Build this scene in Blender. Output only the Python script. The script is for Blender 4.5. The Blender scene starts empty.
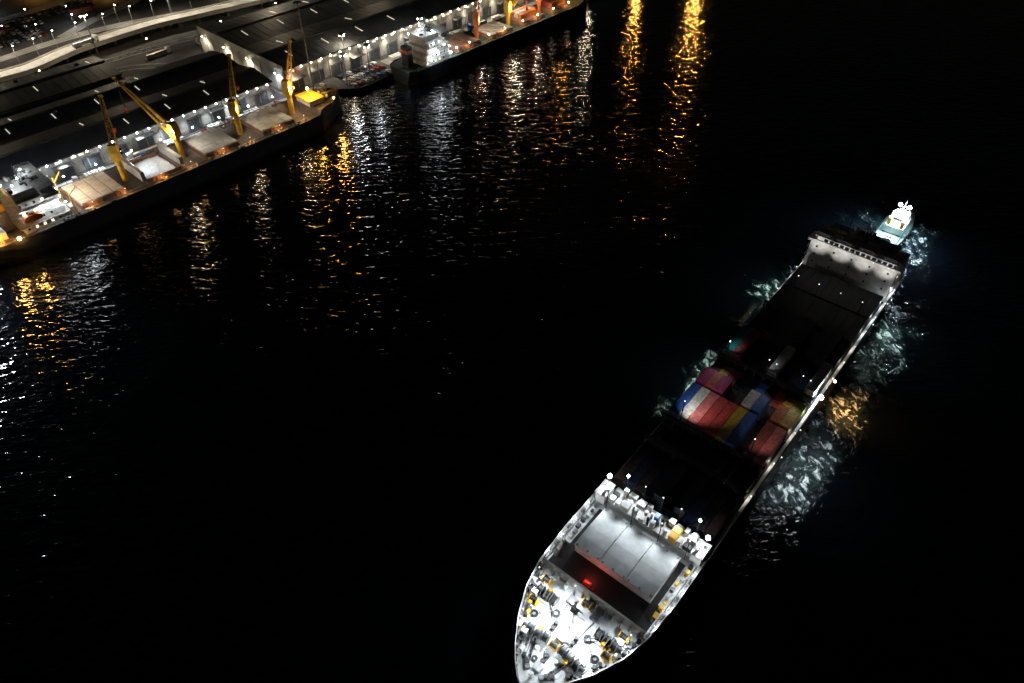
import bpy, bmesh, math, random
from mathutils import Vector, Matrix, Euler
random.seed(7)
R=random.Random(11)
sc=bpy.context.scene
COL=sc.collection
# ------------------------------------------------------------------ world / camera
w=bpy.data.worlds.new("World"); sc.world=w; w.use_nodes=True
nt=w.node_tree; bg=nt.nodes["Background"]
sky=nt.nodes.new("ShaderNodeTexSky"); sky.sky_type='NISHITA'; sky.sun_disc=False
sky.sun_elevation=math.radians(4); sky.sun_rotation=math.radians(200)
nt.links.new(sky.outputs[0],bg.inputs[0]); bg.inputs[1].default_value=0.0020
cam=bpy.data.cameras.new("Camera"); co=bpy.data.objects.new("Camera",cam); COL.objects.link(co)
cam.sensor_width=36; cam.lens=720/1024*36; cam.clip_end=20000; cam.clip_start=.5
co.location=(0,0,150); co.rotation_euler=(math.radians(90-43.5),0,0); sc.camera=co
sc.view_settings.view_transform='Standard'; sc.view_settings.look='None'; sc.view_settings.exposure=0

# ------------------------------------------------------------------ materials
def newmat(name):
    m=bpy.data.materials.new(name); m.use_nodes=True
    return m,m.node_tree,m.node_tree.nodes["Principled BSDF"]
def mat(name,c1,c2=None,scale=1.0,rough=.6,metal=0,bump=0,lo=.35,hi=.65):
    m,n,b=newmat(name)
    if c2 is None: c2=tuple(x*.65 for x in c1)
    g=n.nodes.new("ShaderNodeNewGeometry"); t=n.nodes.new("ShaderNodeTexNoise")
    t.inputs["Scale"].default_value=scale; t.inputs["Detail"].default_value=4; t.inputs["Roughness"].default_value=.65
    n.links.new(g.outputs["Position"],t.inputs["Vector"])
    r=n.nodes.new("ShaderNodeValToRGB"); r.color_ramp.elements[0].position=lo; r.color_ramp.elements[1].position=hi
    r.color_ramp.elements[0].color=(*c2,1); r.color_ramp.elements[1].color=(*c1,1)
    n.links.new(t.outputs[0],r.inputs[0]); n.links.new(r.outputs[0],b.inputs["Base Color"])
    b.inputs["Roughness"].default_value=rough; b.inputs["Metallic"].default_value=metal
    if bump:
        bp=n.nodes.new("ShaderNodeBump"); bp.inputs["Strength"].default_value=bump; bp.inputs["Distance"].default_value=.1
        n.links.new(t.outputs[0],bp.inputs["Height"]); n.links.new(bp.outputs[0],b.inputs["Normal"])
    return m
def emis(name,c,s):
    m,n,b=newmat(name); b.inputs["Base Color"].default_value=(*c,1)
    b.inputs["Emission Color"].default_value=(*c,1); b.inputs["Emission Strength"].default_value=s
    m.cycles.emission_sampling='NONE'
    return m
def objcol(name,rough=.55):
    m,n,b=newmat(name)
    o=n.nodes.new("ShaderNodeObjectInfo"); g=n.nodes.new("ShaderNodeNewGeometry"); t=n.nodes.new("ShaderNodeTexNoise")
    t.inputs["Scale"].default_value=1.3; t.inputs["Detail"].default_value=5
    n.links.new(g.outputs["Position"],t.inputs["Vector"])
    mr=n.nodes.new("ShaderNodeMapRange"); mr.inputs[1].default_value=.35; mr.inputs[2].default_value=.65
    mr.inputs[3].default_value=.55; mr.inputs[4].default_value=1.0
    n.links.new(t.outputs[0],mr.inputs[0])
    v=n.nodes.new("ShaderNodeVectorMath"); v.operation='SCALE'
    n.links.new(o.outputs["Color"],v.inputs[0]); n.links.new(mr.outputs[0],v.inputs["Scale"])
    n.links.new(v.outputs[0],b.inputs["Base Color"]); b.inputs["Roughness"].default_value=rough
    return m
M={}
M['hull']=mat("hull_paint",(.022,.024,.028),(.013,.014,.016),.3,.55)
M['hull2']=mat("hull_paint_worn",(.10,.10,.105),(.06,.058,.058),.3,.6)
M['boot']=mat("antifouling",(.05,.012,.01),None,.4,.7)
M['deck']=mat("deck_dark",(.018,.014,.014),(.010,.009,.009),.8,.75)
M['deckb']=mat("deck_brown",(.15,.115,.09),(.08,.065,.055),.8,.75)
M['deckg']=mat("deck_green",(.03,.07,.045),(.02,.035,.028),.8,.75)
M['fdeck']=mat("forecastle_deck_paint",(.64,.66,.66),(.44,.45,.45),.35,.6,0,.2)
M['white']=mat("ship_white",(.78,.78,.76),(.5,.48,.44),.5,.5)
M['whitew']=mat("ship_white_worn",(.60,.59,.56),(.36,.34,.31),.6,.6)
M['hatch']=mat("hatch_paint",(.50,.52,.52),(.34,.35,.34),.25,.6,0,.2)
M['tan']=mat("hatch_tan",(.74,.62,.48),(.55,.43,.31),.35,.65)
M['tang']=mat("hatch_tan_grey",(.64,.60,.54),(.46,.42,.37),.35,.65)
M['redhatch']=mat("hatch_red",(.30,.16,.11),(.2,.10,.075),.4,.65)
M['yel']=mat("crane_yellow",(.9,.52,.05),(.65,.36,.03),.6,.5)
M['orange']=mat("crane_orange",(.75,.2,.04),(.5,.12,.03),.6,.5)
M['steel']=mat("steel_grey",(.22,.22,.22),(.1,.1,.1),1,.5,.3)
M['dsteel']=mat("steel_dark_weathered",(.06,.06,.06),(.03,.03,.03),1,.6,.2)
M['dark']=mat("dark_steel",(.04,.04,.042),(.02,.02,.02),1,.6,.2)
M['black']=mat("gap_shade_black",(.014,.012,.012),(.008,.007,.007),1,.85)  # shade colour for the gap in front of the bow hatch
M['glass']=mat("window_glass",(.02,.025,.03),None,1,.08)
M['glow']=emis("window_lit",(1,.78,.45),3)
M['glowd']=emis("window_lit_dim",(1,.9,.72),.6)
M['concrete']=mat("concrete",(.26,.25,.23),(.15,.14,.13),.25,.85)
M['asph']=mat("asphalt",(.06,.058,.055),(.03,.03,.029),.12,.85)
M['roadc']=mat("road_concrete",(.34,.325,.30),(.23,.22,.205),.1,.85)
M['roof']=mat("roof_sheet",(.115,.13,.165),(.07,.08,.105),.12,.6,.0)
M['roof2']=mat("roof_sheet_grey",(.13,.14,.16),(.085,.092,.105),.1,.6)
M['wall']=mat("wall_cladding",(.40,.39,.36),(.24,.23,.21),.3,.7)
M['wallp']=mat("wall_pale",(.50,.48,.43),(.38,.36,.32),.2,.7)
M['wall2']=mat("wall_grey",(.34,.32,.29),(.24,.23,.21),.2,.75)
M['door']=mat("roller_door",(.09,.11,.13),(.05,.065,.08),.5,.6)
M['rubber']=mat("rubber",(.02,.02,.02),None,2,.9)
M['paint']=mat("road_paint",(.75,.75,.7),(.45,.45,.42),1,.7)
M['cargo']=mat("bulk_cargo",(.8,.82,.84),(.65,.67,.7),.8,.9,0,.5)
M['hold']=mat("hold_steel",(.2,.09,.05),(.1,.05,.03),.6,.8)
M['red']=mat("red_paint",(.6,.05,.03),None,1,.5)
M['bluep']=mat("blue_paint",(.04,.14,.45),None,1,.5)
M['obj']=objcol("container_paint")
M['carp']=objcol("car_paint",.3)
LW=emis("lamp_white",(.85,.93,1),60); LY=emis("lamp_sodium",(1,.50,.12),60); LN=emis("lamp_neutral",(1,.86,.62),60)
LB=emis("lamp_flood",(.85,.93,1),260); LS=emis("lamp_small",(1,.95,.85),2.5)

# ------------------------------------------------------------------ mesh builder
class B:
    def __init__(s): s.bm=bmesh.new(); s.mi=0; s.mats=[]
    def m(s,k):
        k=M[k] if isinstance(k,str) else k
        if k not in s.mats: s.mats.append(k)
        s.mi=s.mats.index(k); return s
    def f(s,vs):
        try:
            f=s.bm.faces.new(vs); f.material_index=s.mi; return f
        except ValueError: return None
    def v(s,p): return s.bm.verts.new(p)
    def box(s,x0,x1,y0,y1,z0,z1):
        p=[s.v((x,y,z)) for z in(z0,z1) for x,y in((x0,y0),(x1,y0),(x1,y1),(x0,y1))]
        for q in((3,2,1,0),(4,5,6,7),(0,1,5,4),(1,2,6,5),(2,3,7,6),(3,0,4,7)): s.f([p[i] for i in q])
        return s
    def c(s,x,y,z,sx,sy,sz): return s.box(x-sx/2,x+sx/2,y-sy/2,y+sy/2,z,z+sz)
    def beam(s,a,b,wd,n=4,w2=None):
        a=Vector(a); b=Vector(b); d=(b-a)
        if d.length<1e-5: return s
        q=d.to_track_quat('Z','Y'); w2=wd if w2 is None else w2
        k=math.sqrt(2)/2 if n==4 else .5
        r0=[];r1=[]
        for i in range(n):
            an=2*math.pi*(i+.5)/n; o=Vector((math.cos(an),math.sin(an),0))
            r0.append(s.v(a+q@(o*wd*k))); r1.append(s.v(b+q@(o*w2*k)))
        for i in range(n): s.f([r0[i],r0[(i+1)%n],r1[(i+1)%n],r1[i]])
        s.f(r0[::-1]); s.f(r1); return s
    def cyl(s,a,b,d,n=12,d2=None): return s.beam(a,b,d,n,d2)
    def prism(s,pts,z0,z1):
        a=[s.v((x,y,z0)) for x,y in pts]; b=[s.v((x,y,z1)) for x,y in pts]; n=len(pts)
        for i in range(n): s.f([a[i],a[(i+1)%n],b[(i+1)%n],b[i]])
        s.f(a[::-1]); s.f(b); return s
    def prof(s,pts,y0,y1):
        a=[s.v((x,y0,z)) for x,z in pts]; b=[s.v((x,y1,z)) for x,z in pts]; n=len(pts)
        for i in range(n): s.f([a[i],a[(i+1)%n],b[(i+1)%n],b[i]])
        s.f(a[::-1]); s.f(b); return s
    def mesh(s,name):
        bmesh.ops.recalc_face_normals(s.bm,faces=s.bm.faces)
        me=bpy.data.meshes.new(name); s.bm.to_mesh(me); s.bm.free()
        for k in s.mats: me.materials.append(k)
        return me
def link(name,data,parent=None,loc=(0,0,0),rz=0):
    o=bpy.data.objects.new(name,data); COL.objects.link(o)
    if parent: o.parent=parent
    o.location=loc; o.rotation_euler=(0,0,rz); return o
def part(name,b,parent,loc=(0,0,0),rz=0): return link(name,b.mesh(name),parent,loc,rz)
def top(o,label,cat,group=None):
    o["label"]=label; o["category"]=cat
    if group: o["group"]=group
    return o
def root(name,loc,rz,label,cat,group=None):
    o=link(name,None,None,loc,rz); o.empty_display_size=2; return top(o,label,cat,group)
def struct(name,b,loc=(0,0,0),rz=0,kind="structure"):
    o=link(name,b.mesh(name),None,loc,rz); o["kind"]=kind; return o
WHITE=(.85,.93,1); SOD=(1,.45,.09); NEU=(1,.82,.55); TEAL=(.74,1,.93)
def light(parent,loc,W,col=WHITE,r=.4,target=None,ang=110,blend=.7):
    L=bpy.data.lights.new("lamp_beam",'SPOT' if target is not None else 'POINT')
    L.energy=W; L.color=col; L.shadow_soft_size=r
    o=bpy.data.objects.new("lamp_beam",L); COL.objects.link(o)
    if parent: o.parent=parent
    o.location=loc
    if target is not None:
        L.spot_size=math.radians(ang); L.spot_blend=blend
        o.rotation_euler=(Vector(target)-Vector(loc)).to_track_quat('-Z','Y').to_euler()
    return o
def bulbmesh(m,r):
    b=B().m(m); bmesh.ops.create_icosphere(b.bm,subdivisions=2,radius=r)
    return b.mesh("lamp_bulb")
BULB={'w':bulbmesh(LW,.30),'y':bulbmesh(LY,.36),'n':bulbmesh(LN,.30),'b':bulbmesh(LB,.6),'B':bulbmesh(LB,.85),'W':bulbmesh(LW,.5),'Y':bulbmesh(LY,.6),'s':bulbmesh(LS,.15)}
def bulb(parent,loc,k='w',name="lamp"): return link(name,BULB[k],parent,loc)
UC={}
def unit(parent,name,k,x,y,z,sx,sy,sz):
    """one window (or similar) as its own object, base centre at x,y,z"""
    if k not in UC:
        b=B().m(k); b.box(-.5,.5,-.5,.5,0,1); UC[k]=b.mesh(name)
    o=link(name,UC[k],parent,(x,y,z)); o.scale=(sx,sy,sz); return o

# ------------------------------------------------------------------ frames
DO=Vector((-168,196,0)); DA=math.radians(47.5); DD=Vector((math.cos(DA),math.sin(DA),0)); DN=Vector((-math.sin(DA),math.cos(DA),0))
def P(s,t,z=0): return DO+DD*s+DN*t+Vector((0,0,z))
SO=Vector((3.2,54.4,0)); SA=math.radians(50.4); SX=Vector((math.cos(SA),math.sin(SA),0)); SY=Vector((-math.sin(SA),math.cos(SA),0))
def Q(x,y,z=0): return SO+SX*x+SY*y+Vector((0,0,z))
GZ=2.5

# ------------------------------------------------------------------ water
def water_mat():
    m,n,b=newmat("sea_water"); L=n.links.new; N=n.nodes.new
    g=N("ShaderNodeNewGeometry")
    def noise(scale,detail,rot=0,st=(1,1,1),rough=.55,dist=0):
        mp=N("ShaderNodeMapping"); mp.inputs["Rotation"].default_value=(0,0,rot); mp.inputs["Scale"].default_value=st
        L(g.outputs["Position"],mp.inputs["Vector"]); t=N("ShaderNodeTexNoise"); t.noise_dimensions='2D'
        t.inputs["Scale"].default_value=scale; t.inputs["Detail"].default_value=detail
        t.inputs["Roughness"].default_value=rough; t.inputs["Distortion"].default_value=dist
        L(mp.outputs[0],t.inputs["Vector"]); return t
    def math_(op,a,b_=None,c=None,clamp=False):
        x=N("ShaderNodeMath"); x.operation=op; x.use_clamp=clamp
        for i,q in enumerate((a,b_,c)):
            if q is None: continue
            if isinstance(q,(int,float)): x.inputs[i].default_value=q
            else: L(q,x.inputs[i])
        return x.outputs[0]
    def mr(v,a,b_,c=0,d=1,sm=True):
        x=N("ShaderNodeMapRange"); x.interpolation_type='SMOOTHSTEP' if sm else 'LINEAR'
        for i,q in enumerate((v,a,b_,c,d)):
            if isinstance(q,(int,float)): x.inputs[i].default_value=q
            else: L(q,x.inputs[i])
        return x.outputs[0]
    # wind ripples, crests lying roughly east-west
    n1=noise(.60,2,.10,(.45,1,1),.5,.2); n2=noise(.26,2,-.12,(.5,1,1),.5,.2); n3=noise(.02,2)
    h=math_('ADD',n1.outputs[0],math_('MULTIPLY',n2.outputs[0],1.2))
    amp=mr(n3.outputs[0],.35,.65,.85,1.15)
    h=math_('MULTIPLY',h,amp)
    sub=N("ShaderNodeVectorMath"); sub.operation='SUBTRACT'; L(g.outputs["Position"],sub.inputs[0]); sub.inputs[1].default_value=SO
    def dot(v):
        d=N("ShaderNodeVectorMath"); d.operation='DOT_PRODUCT'; L(sub.outputs[0],d.inputs[0]); d.inputs[1].default_value=v; return d.outputs["Value"]
    X=dot(SX); Y=dot(SY)
    nf=noise(.52,7,.9,(1,.65,1),.72,.45); nb=noise(.13,5,.9,(1,.7,1),.7,.3)
    wob=math_('MULTIPLY',math_('SUBTRACT',nb.outputs[0],.5),3.4)
    def blob(x,y,rx,ry,e0=.1):
        a=math_('DIVIDE',math_('SUBTRACT',X,x),rx); c=math_('DIVIDE',math_('SUBTRACT',Y,y),ry)
        d=math_('SQRT',math_('ADD',math_('MULTIPLY',a,a),math_('MULTIPLY',c,c)))
        return mr(math_('ADD',d,wob),e0,1.15,1,0)
    mk=None
    for q in((150,17,24,9),(150,-18,26,10),(99,16.5,28,6.5),(85,-18,25,9),(116,-19,22,9)):
        o=blob(*q); mk=o if mk is None else math_('MAXIMUM',mk,o)
    wash=math_('MAXIMUM',blob(205,-1,28,18,.2),blob(182,0,14,17,.2))
    mk=math_('MAXIMUM',mk,math_('MULTIPLY',wash,.85))
    th=math_('SUBTRACT',.765,math_('MULTIPLY',mk,.275))
    foam=mr(math_('SUBTRACT',nf.outputs[0],th),0,.15)
    foam=math_('MULTIPLY',foam,mr(mk,.02,.5))
    churn=math_('MULTIPLY',math_('MULTIPLY',mk,mk),.35)
    b.inputs["Base Color"].default_value=(.002,.003,.0045,1); b.inputs["Roughness"].default_value=.085; b.inputs["IOR"].default_value=1.33
    bp=N("ShaderNodeBump"); bp.inputs["Strength"].default_value=1; bp.inputs["Distance"].default_value=.33
    hh=math_('ADD',h,math_('MULTIPLY',nf.outputs[0],math_('MULTIPLY',mk,1.6)))
    L(hh,bp.inputs["Height"]); L(bp.outputs[0],b.inputs["Normal"])
    fb=N("ShaderNodeBsdfDiffuse"); fb.inputs[0].default_value=(.68,.73,.71,1); L(bp.outputs[0],fb.inputs["Normal"])
    cb=N("ShaderNodeBsdfDiffuse"); cb.inputs[0].default_value=(.03,.055,.048,1)
    mx0=N("ShaderNodeMixShader"); L(churn,mx0.inputs[0]); L(b.outputs[0],mx0.inputs[1]); L(cb.outputs[0],mx0.inputs[2])
    mx=N("ShaderNodeMixShader"); L(foam,mx.inputs[0]); L(mx0.outputs[0],mx.inputs[1]); L(fb.outputs[0],mx.inputs[2])
    L(mx.outputs[0],n.nodes["Material Output"].inputs[0])
    return m
M['water']=water_mat()
b=B().m('water'); b.f([b.v(p) for p in((-6000,-6000,0),(6000,-6000,0),(6000,9000,0),(-6000,9000,0))]); struct("water",b)

# ------------------------------------------------------------------ land
b=B().m('asph'); 
pts=[P(-1500,25.5),P(157,25.5),P(162,19.5),P(187,19.5),P(190,25.5),P(2500,25.5),P(2500,4000),P(-1500,4000)]
tv=[b.v((p.x,p.y,GZ)) for p in pts]; b.f(tv)
bl=[b.v((p.x,p.y,-3)) for p in pts]
b.m('dark')
for i in range(5): b.f([bl[i],bl[i+1],tv[i+1],tv[i]])
struct("ground",b)
b=B().m('concrete')
for i in range(-14,60):
    s0=i*10
    if 155<=s0+5<=193: continue
    b.box(s0+.03,s0+9.97,.75,11.2,GZ+.002,GZ+.05)
    b.box(s0+.0,s0+9.97,.0,.7,GZ+.002,GZ+.22)
struct("quay_apron",b,P(0,25.5),DA)
def strip(name,path,wd,z,matk,rail=False,dash=False):
    b=B().m(matk); n=len(path)
    P2=[P(s,t) for s,t in path]
    def nrm(i):
        a=P2[max(0,i-1)]; c=P2[min(n-1,i+1)]; d=(c-a).normalized(); return Vector((-d.y,d.x,0))
    def row(o,zz): return [b.v(P2[i]+nrm(i)*o+Vector((0,0,zz))) for i in range(n)]
    def sheet(o0,o1,zz):
        A=row(o0,zz);C=row(o1,zz)
        for i in range(n-1): b.f([A[i],A[i+1],C[i+1],C[i]])
    def wallp(o0,o1,z0,z1):
        A=row(o0,z0);C=row(o0,z1);D=row(o1,z1);E=row(o1,z0)
        for i in range(n-1):
            b.f([A[i],A[i+1],C[i+1],C[i]]); b.f([C[i],C[i+1],D[i+1],D[i]]); b.f([D[i],D[i+1],E[i+1],E[i]])
    sheet(-wd/2,wd/2,z)
    b.m('paint'); sheet(-wd/2+.4,-wd/2+.6,z+.006); sheet(wd/2-.6,wd/2-.4,z+.006)
    if dash:
        A=row(-.1,z+.006);C=row(.1,z+.006)
        for i in range(0,n-1,2): b.f([A[i],A[i+1],C[i+1],C[i]])
    b.m('roadc')
    if rail:
        wallp(-wd/2-.35,-wd/2,z-1.2,z+.9); wallp(wd/2,wd/2+.35,z-1.2,z+.9)
    else:
        wallp(-wd/2-.25,-wd/2,z-.1,z+.12); wallp(wd/2,wd/2+.25,z-.1,z+.12)
    return struct(name,b)
def curve(pts,k=12):
    out=[]
    n=len(pts)
    for i in range(n-1):
        p0=pts[max(0,i-1)];p1=pts[i];p2=pts[i+1];p3=pts[min(n-1,i+2)]
        for j in range(k):
            u=j/k
            out.append(tuple(.5*((2*p1[a])+(-p0[a]+p2[a])*u+(2*p0[a]-5*p1[a]+4*p2[a]-p3[a])*u*u+(-p0[a]+3*p1[a]-3*p2[a]+p3[a])*u**3) for a in(0,1)))
    out.append(pts[-1]); return out
roadA=curve([(-60,190),(0,172),(30,152),(60,145),(90,153),(130,156),(160,152),(220,144),(330,138),(500,138)],14)
strip("road",roadA,9,7.5,'roadc',True,True)
roadB=curve([(-60,235),(-10,212),(20,192),(50,180),(85,183),(120,182),(170,170),(240,162),(360,160),(520,160)],14)
strip("road",roadB,6.5,GZ+.02,'roadc',False,True)
roadC=curve([(60,135),(100,138),(130,136),(200,128),(300,126),(500,124)],12)
strip("road",roadC,5,GZ+.025,'asph',False,True)
roadD=curve([(10,126),(50,128),(90,125),(108,117),(124,98),(131.5,72),(132.5,40)],12)
strip("road",roadD,5.5,GZ+.03,'asph')
roadE=curve([(95,186.5),(130,205),(190,222),(260,225),(400,222)],12)
strip("road",roadE,6,GZ+.03,'roadc',False,True)
roadF=curve([(-40,240),(60,235),(130,245),(200,262),(330,260)],12)
strip("road",roadF,7,GZ+.034,'roadc',False,True)
b0=B().m('concrete'); b0.cyl((0,0,0),(0,0,3.4),1.6,14); b0.c(0,0,3.4,1.8,7.6,.7)
pm=b0.mesh("bridge_pier")
for i in range(8,114,5):
    s,t=roadA[i]; o=link("bridge_pier",pm,None,P(s,t,GZ),DA)
    top(o,"round concrete pier with crosshead under the elevated road","bridge pier","piers under the elevated road")

# ------------------------------------------------------------------ warehouses
def gable(b,x0,x1,y0,y1,z0,rise,th=.35):
    ym=(y0+y1)/2
    for ya,za,yb,zb in((y0,z0,ym,z0+rise),(ym,z0+rise,y1,z0)):
        p=[b.v(q) for q in((x0,ya,za),(x1,ya,za),(x1,yb,zb),(x0,yb,zb),(x0,ya,za+th),(x1,ya,za+th),(x1,yb,zb+th),(x0,yb,zb+th))]
        for q in((3,2,1,0),(4,5,6,7),(0,1,5,4),(1,2,6,5),(2,3,7,6),(3,0,4,7)): b.f([p[i] for i in q])
def warehouse(s0,s1,t0,t1,h,label,roofm,wallm,gables=2,rise=2.2,overhang=2.0,front=True,lampgap=9,nsky=8,lampW=900,lampk='w',lc=WHITE,parapet=False,every=2):
    L=s1-s0; W=t1-t0; e=h-GZ
    r=root("warehouse",P(s0,t0,GZ),DA,label,"warehouse")
    b=B().m(wallm); b.box(0,L,0,W,0,e-.3)
    gw=W/gables
    if not parapet:
      for g in range(gables):
        for xx in(.02,L-.32):
            y0=g*gw; p=[(y0,e-.3),(y0+gw,e-.3),(y0+gw/2,e-.3+rise)]
            A=[b.v((xx,y,z)) for y,z in p];C=[b.v((xx+.3,y,z)) for y,z in p]
            b.f(A);b.f(C)
    else:
        b.m('wallp'); b.box(-.9,-.62,-.6,W+.4,0,e+rise*.8); b.box(L+.62,L+.9,-.6,W+.4,0,e+rise*.8)
    b.m('concrete'); b.box(-1.0 if parapet else -.12,L+.12,-.12,W+.12,0,1.1)
    b.m(wallm)
    k=int(L/6)
    for i in range(k+1): b.c(i*L/k,-.18,1.1,.3,.3,e-2.2)
    for i in range(int(W/6)+1): b.c(-1.0 if parapet else -.18,i*W/int(W/6),1.1,.3,.3,e-2.2)
    part("wall",b,r)
    b=B().m(roofm)
    for g in range(gables): gable(b,-.6,L+.6,g*gw-(overhang if g==0 else 0),(g+1)*gw,e-.1,rise)
    for g in range(gables):
        y0=g*gw-(overhang if g==0 else 0); y1=(g+1)*gw; ym=(y0+y1)/2
        for i in range(int(L/4)):
            x=2+i*4
            b.beam((x,y0,e+.27),(x,ym,e+.27+rise),.14); b.beam((x,ym,e+.27+rise),(x,y1,e+.27),.14)
    part("roof",b,r)
    for g in range(gables): 
        b=B().m('dark'); y0=g*gw-(overhang if g==0 else 0); ym=(y0+(g+1)*gw)/2
        b.box(0,L,ym-.4,ym+.4,e+rise+.15,e+rise+.6); part("ridge_vent",b,r)
    for g in range(1,gables): b=B().m('dark'); b.box(-.5,L+.5,g*gw-.35,g*gw+.35,e+.2,e+.34); part("gutter",b,r)
    b=B().m('dark'); b.box(-.6,L+.6,-overhang-.3,-overhang-.02,e-.25,e+.15); part("gutter",b,r)
    for g in range(gables):
        y0=g*gw-(overhang if g==0 else 0); y1=(g+1)*gw; ym=(y0+y1)/2
        for i in range(nsky):
            for half in(0,1):
                if R.random()<.4: continue
                x=(i+.5+(.25 if half else 0))*L/nsky
                sk=B().m('glowd')
                if half==0: a=(x,y0+(ym-y0)*.45,e+.32+rise*.45); c=(x,y0+(ym-y0)*.75,e+.32+rise*.75)
                else: a=(x,ym+(y1-ym)*.25,e+.32+rise*.75); c=(x,ym+(y1-ym)*.55,e+.32+rise*.45)
                sk.beam(a,c,.34); part("skylight",sk,r)
    for i in range(6):
        sk=B().m('steel'); sk.c(0,0,0,1.6,1.2,1.1); sk.cyl((0,0,1.1),(0,0,1.5),.8,10); part("roof_fan",sk,r,((i+.6)*L/6,W*R.choice([.2,.3,.7,.8]),e+rise*.45+.3))
    if front:
        nd=int(L/11)
        for i in range(nd):
            x=(i+.5)*L/nd
            d=B().m('door'); d.c(x,-.12,.1,6,.14,5.2); 
            d.m('steel')
            for z in range(5): d.c(x,-.22,.6+z,6,.08,.06)
            part("door",d,r)
            fr=B().m('steel'); fr.box(x-3.45,x-3.05,-.45,-.05,.1,5.6); fr.box(x+3.05,x+3.45,-.45,-.05,.1,5.6); fr.box(x-3.45,x+3.45,-.45,-.05,5.6,5.95); part("door_frame",fr,r)
            if i%3==0:
                cn=B().m('steel'); cn.box(x-4,x+4,-3.6,-.1,6.3,6.5); cn.beam((x-3.8,-3.4,6.3),(x-3.8,-.1,4.6),.12); cn.beam((x+3.8,-3.4,6.3),(x+3.8,-.1,4.6),.12); part("canopy",cn,r)
        for i in range(min(40,int(L/3))):
            if R.random()<.45: unit(r,"window",'glowd',1.5+i*3,-.05,e-2.4,2.0,.2,.8)
        n=int(L/lampgap)
        for i in range(n):
            x=(i+.5)*L/n
            bulb(r,(x,-overhang-.4,e-.5),lampk)
            if i%every==0: light(r,(x,-overhang-.5,e-1.2),lampW*(R.uniform(.4,1.5)),lc,.3,(x,-overhang-1.5,0),104,.9)
    return r
warehouse(-70,128,38.5,88,12,"long dark-roofed dockside transit shed with lit front","roof","wall",2,2.0,2.2,True,5,11,6500,every=2)
warehouse(-70,85,90.5,119,13.5,"dark-roofed storage shed behind the dockside shed","roof2","wall2",1,2.0,.3,False,9,7)
warehouse(137,345,39,112,14,"large grey dockside warehouse with pale end wall","roof2","wall",2,2.2,1.2,True,5.5,10,5000,'n',(1,.88,.68),True,every=2)
# ------------------------------------------------------------------ street lamps and masts
b=B().m('steel'); b.cyl((0,0,0),(0,0,10),.26,8,.14); b.c(0,0,0,.5,.5,.4); b.beam((0,0,9.9),(2,0,10.4),.12); PM=b.mesh("post")
hb=B().m('dark'); hb.prof([(-.6,0),(.6,0),(.45,.25),(-.45,.25)],-.2,.2); HM=hb.mesh("lamp_head")
CK={'y':SOD,'Y':SOD,'n':NEU,'w':WHITE,'W':WHITE}
def street_lamp(s,t,z=GZ,k='y',W=1500,rz=None):
    r=root("street_lamp",P(s,t,z),DA if rz is None else rz,"tall grey steel street lamp, lit, beside the road","street lamp","street lamps of the port")
    link("post",PM,r); link("lamp_head",HM,r,(2.3,0,10.3)); bulb(r,(2.3,0,10.1),k)
    if W: light(r,(2.3,0,9.5),W,(1,.88,.7) if k=='n' else CK[k],.35,(2.3,0,0),150)
    return r
for i in range(8,116,5):
    s,t=roadA[i]; street_lamp(s,t+5.2,7.5,'n',6600,DA-math.pi/2)
for i in range(8,112,8):
    s,t=roadB[i]; street_lamp(s,t+4,GZ,'n',3600,DA-math.pi/2)
for s,t,k,W in((112,124,'n',2500),(132,106,'n',4500),(132,66,'n',5500),(131.5,42,'w',5500),(132,86,'n',5000),(60,124,'n',1200),(150,118,'n',2500),(185,120,'n',2500),
               (20,215,'y',4500),(60,222,'y',3500),(105,200,'w',2000),(140,232,'y',4500),(185,236,'w',4000),(230,238,'y',4500),(270,205,'y',3500),(75,250,'w',2500),(110,262,'y',4500),(150,278,'y',3000),(200,190,'n',3000),(250,190,'y',3500),(36,180,'Y',16000),(22,172,'Y',16000),(30,204,'Y',12000),(95,290,'w',2000),(290,180,'n',3000),
               (45,262,'y',3000),(85,300,'y',3000),(125,305,'w',2000),(165,318,'y',3000),(210,325,'w',2500),(255,330,'y',2500),(60,335,'w',2000),
               (70,195,'w',0),(88,212,'w',0),(120,228,'y',0),(160,226,'w',0),(98,238,'y',0),(130,270,'w',0),(75,275,'w',0),(170,296,'w',0),(110,320,'y',0),(48,245,'w',0),(150,258,'n',0),(200,248,'w',0),(222,270,'y',0),(30,300,'y',0)):
    street_lamp(s,t,GZ,k,W)
def high_mast(s,t,h,k,W,lab="very tall dark floodlight mast standing on the quay",r_=.9,aim=None,ang=100):
    r=root("floodlight_mast",P(s,t,GZ),DA,lab,"floodlight mast","floodlight masts on the quay")
    b=B().m('steel'); b.cyl((0,0,0),(0,0,h),.8,10,.3); b.cyl((0,0,0),(0,0,.8),1.6,10); part("post",b,r)
    b=B().m('dark'); b.cyl((0,0,h-.4),(0,0,h),2.6,12); 
    for i in range(6):
        a=i*math.pi/3; b.c(1.5*math.cos(a),1.5*math.sin(a),h-.7,.5,.5,.3)
    part("lamp_carrier",b,r)
    if W:
        for a in range(4):
            bulb(r,(1.5*math.cos(a*1.57),1.5*math.sin(a*1.57),h-.9),k)
        if aim: light(r,(0,-3,h-2),W,CK[k],r_,(aim[0],aim[1],0),ang,.8)
        else: light(r,(0,0,h-2),W,CK[k],r_)
    return r
high_mast(147,33,40,'w',0)
high_mast(-14,30,20,'W',90000,r_=2.4,aim=(-10,-60),ang=75)
high_mast(-26,30,20,'W',120000,r_=2.4,aim=(0,-80),ang=85)
high_mast(-44,30,20,'W',110000,r_=2.4,aim=(10,-80),ang=90)
high_mast(482,31,22,'Y',170000,"tall sodium floodlight mast at the far quay",1.1,(-60,-140),100)
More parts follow.
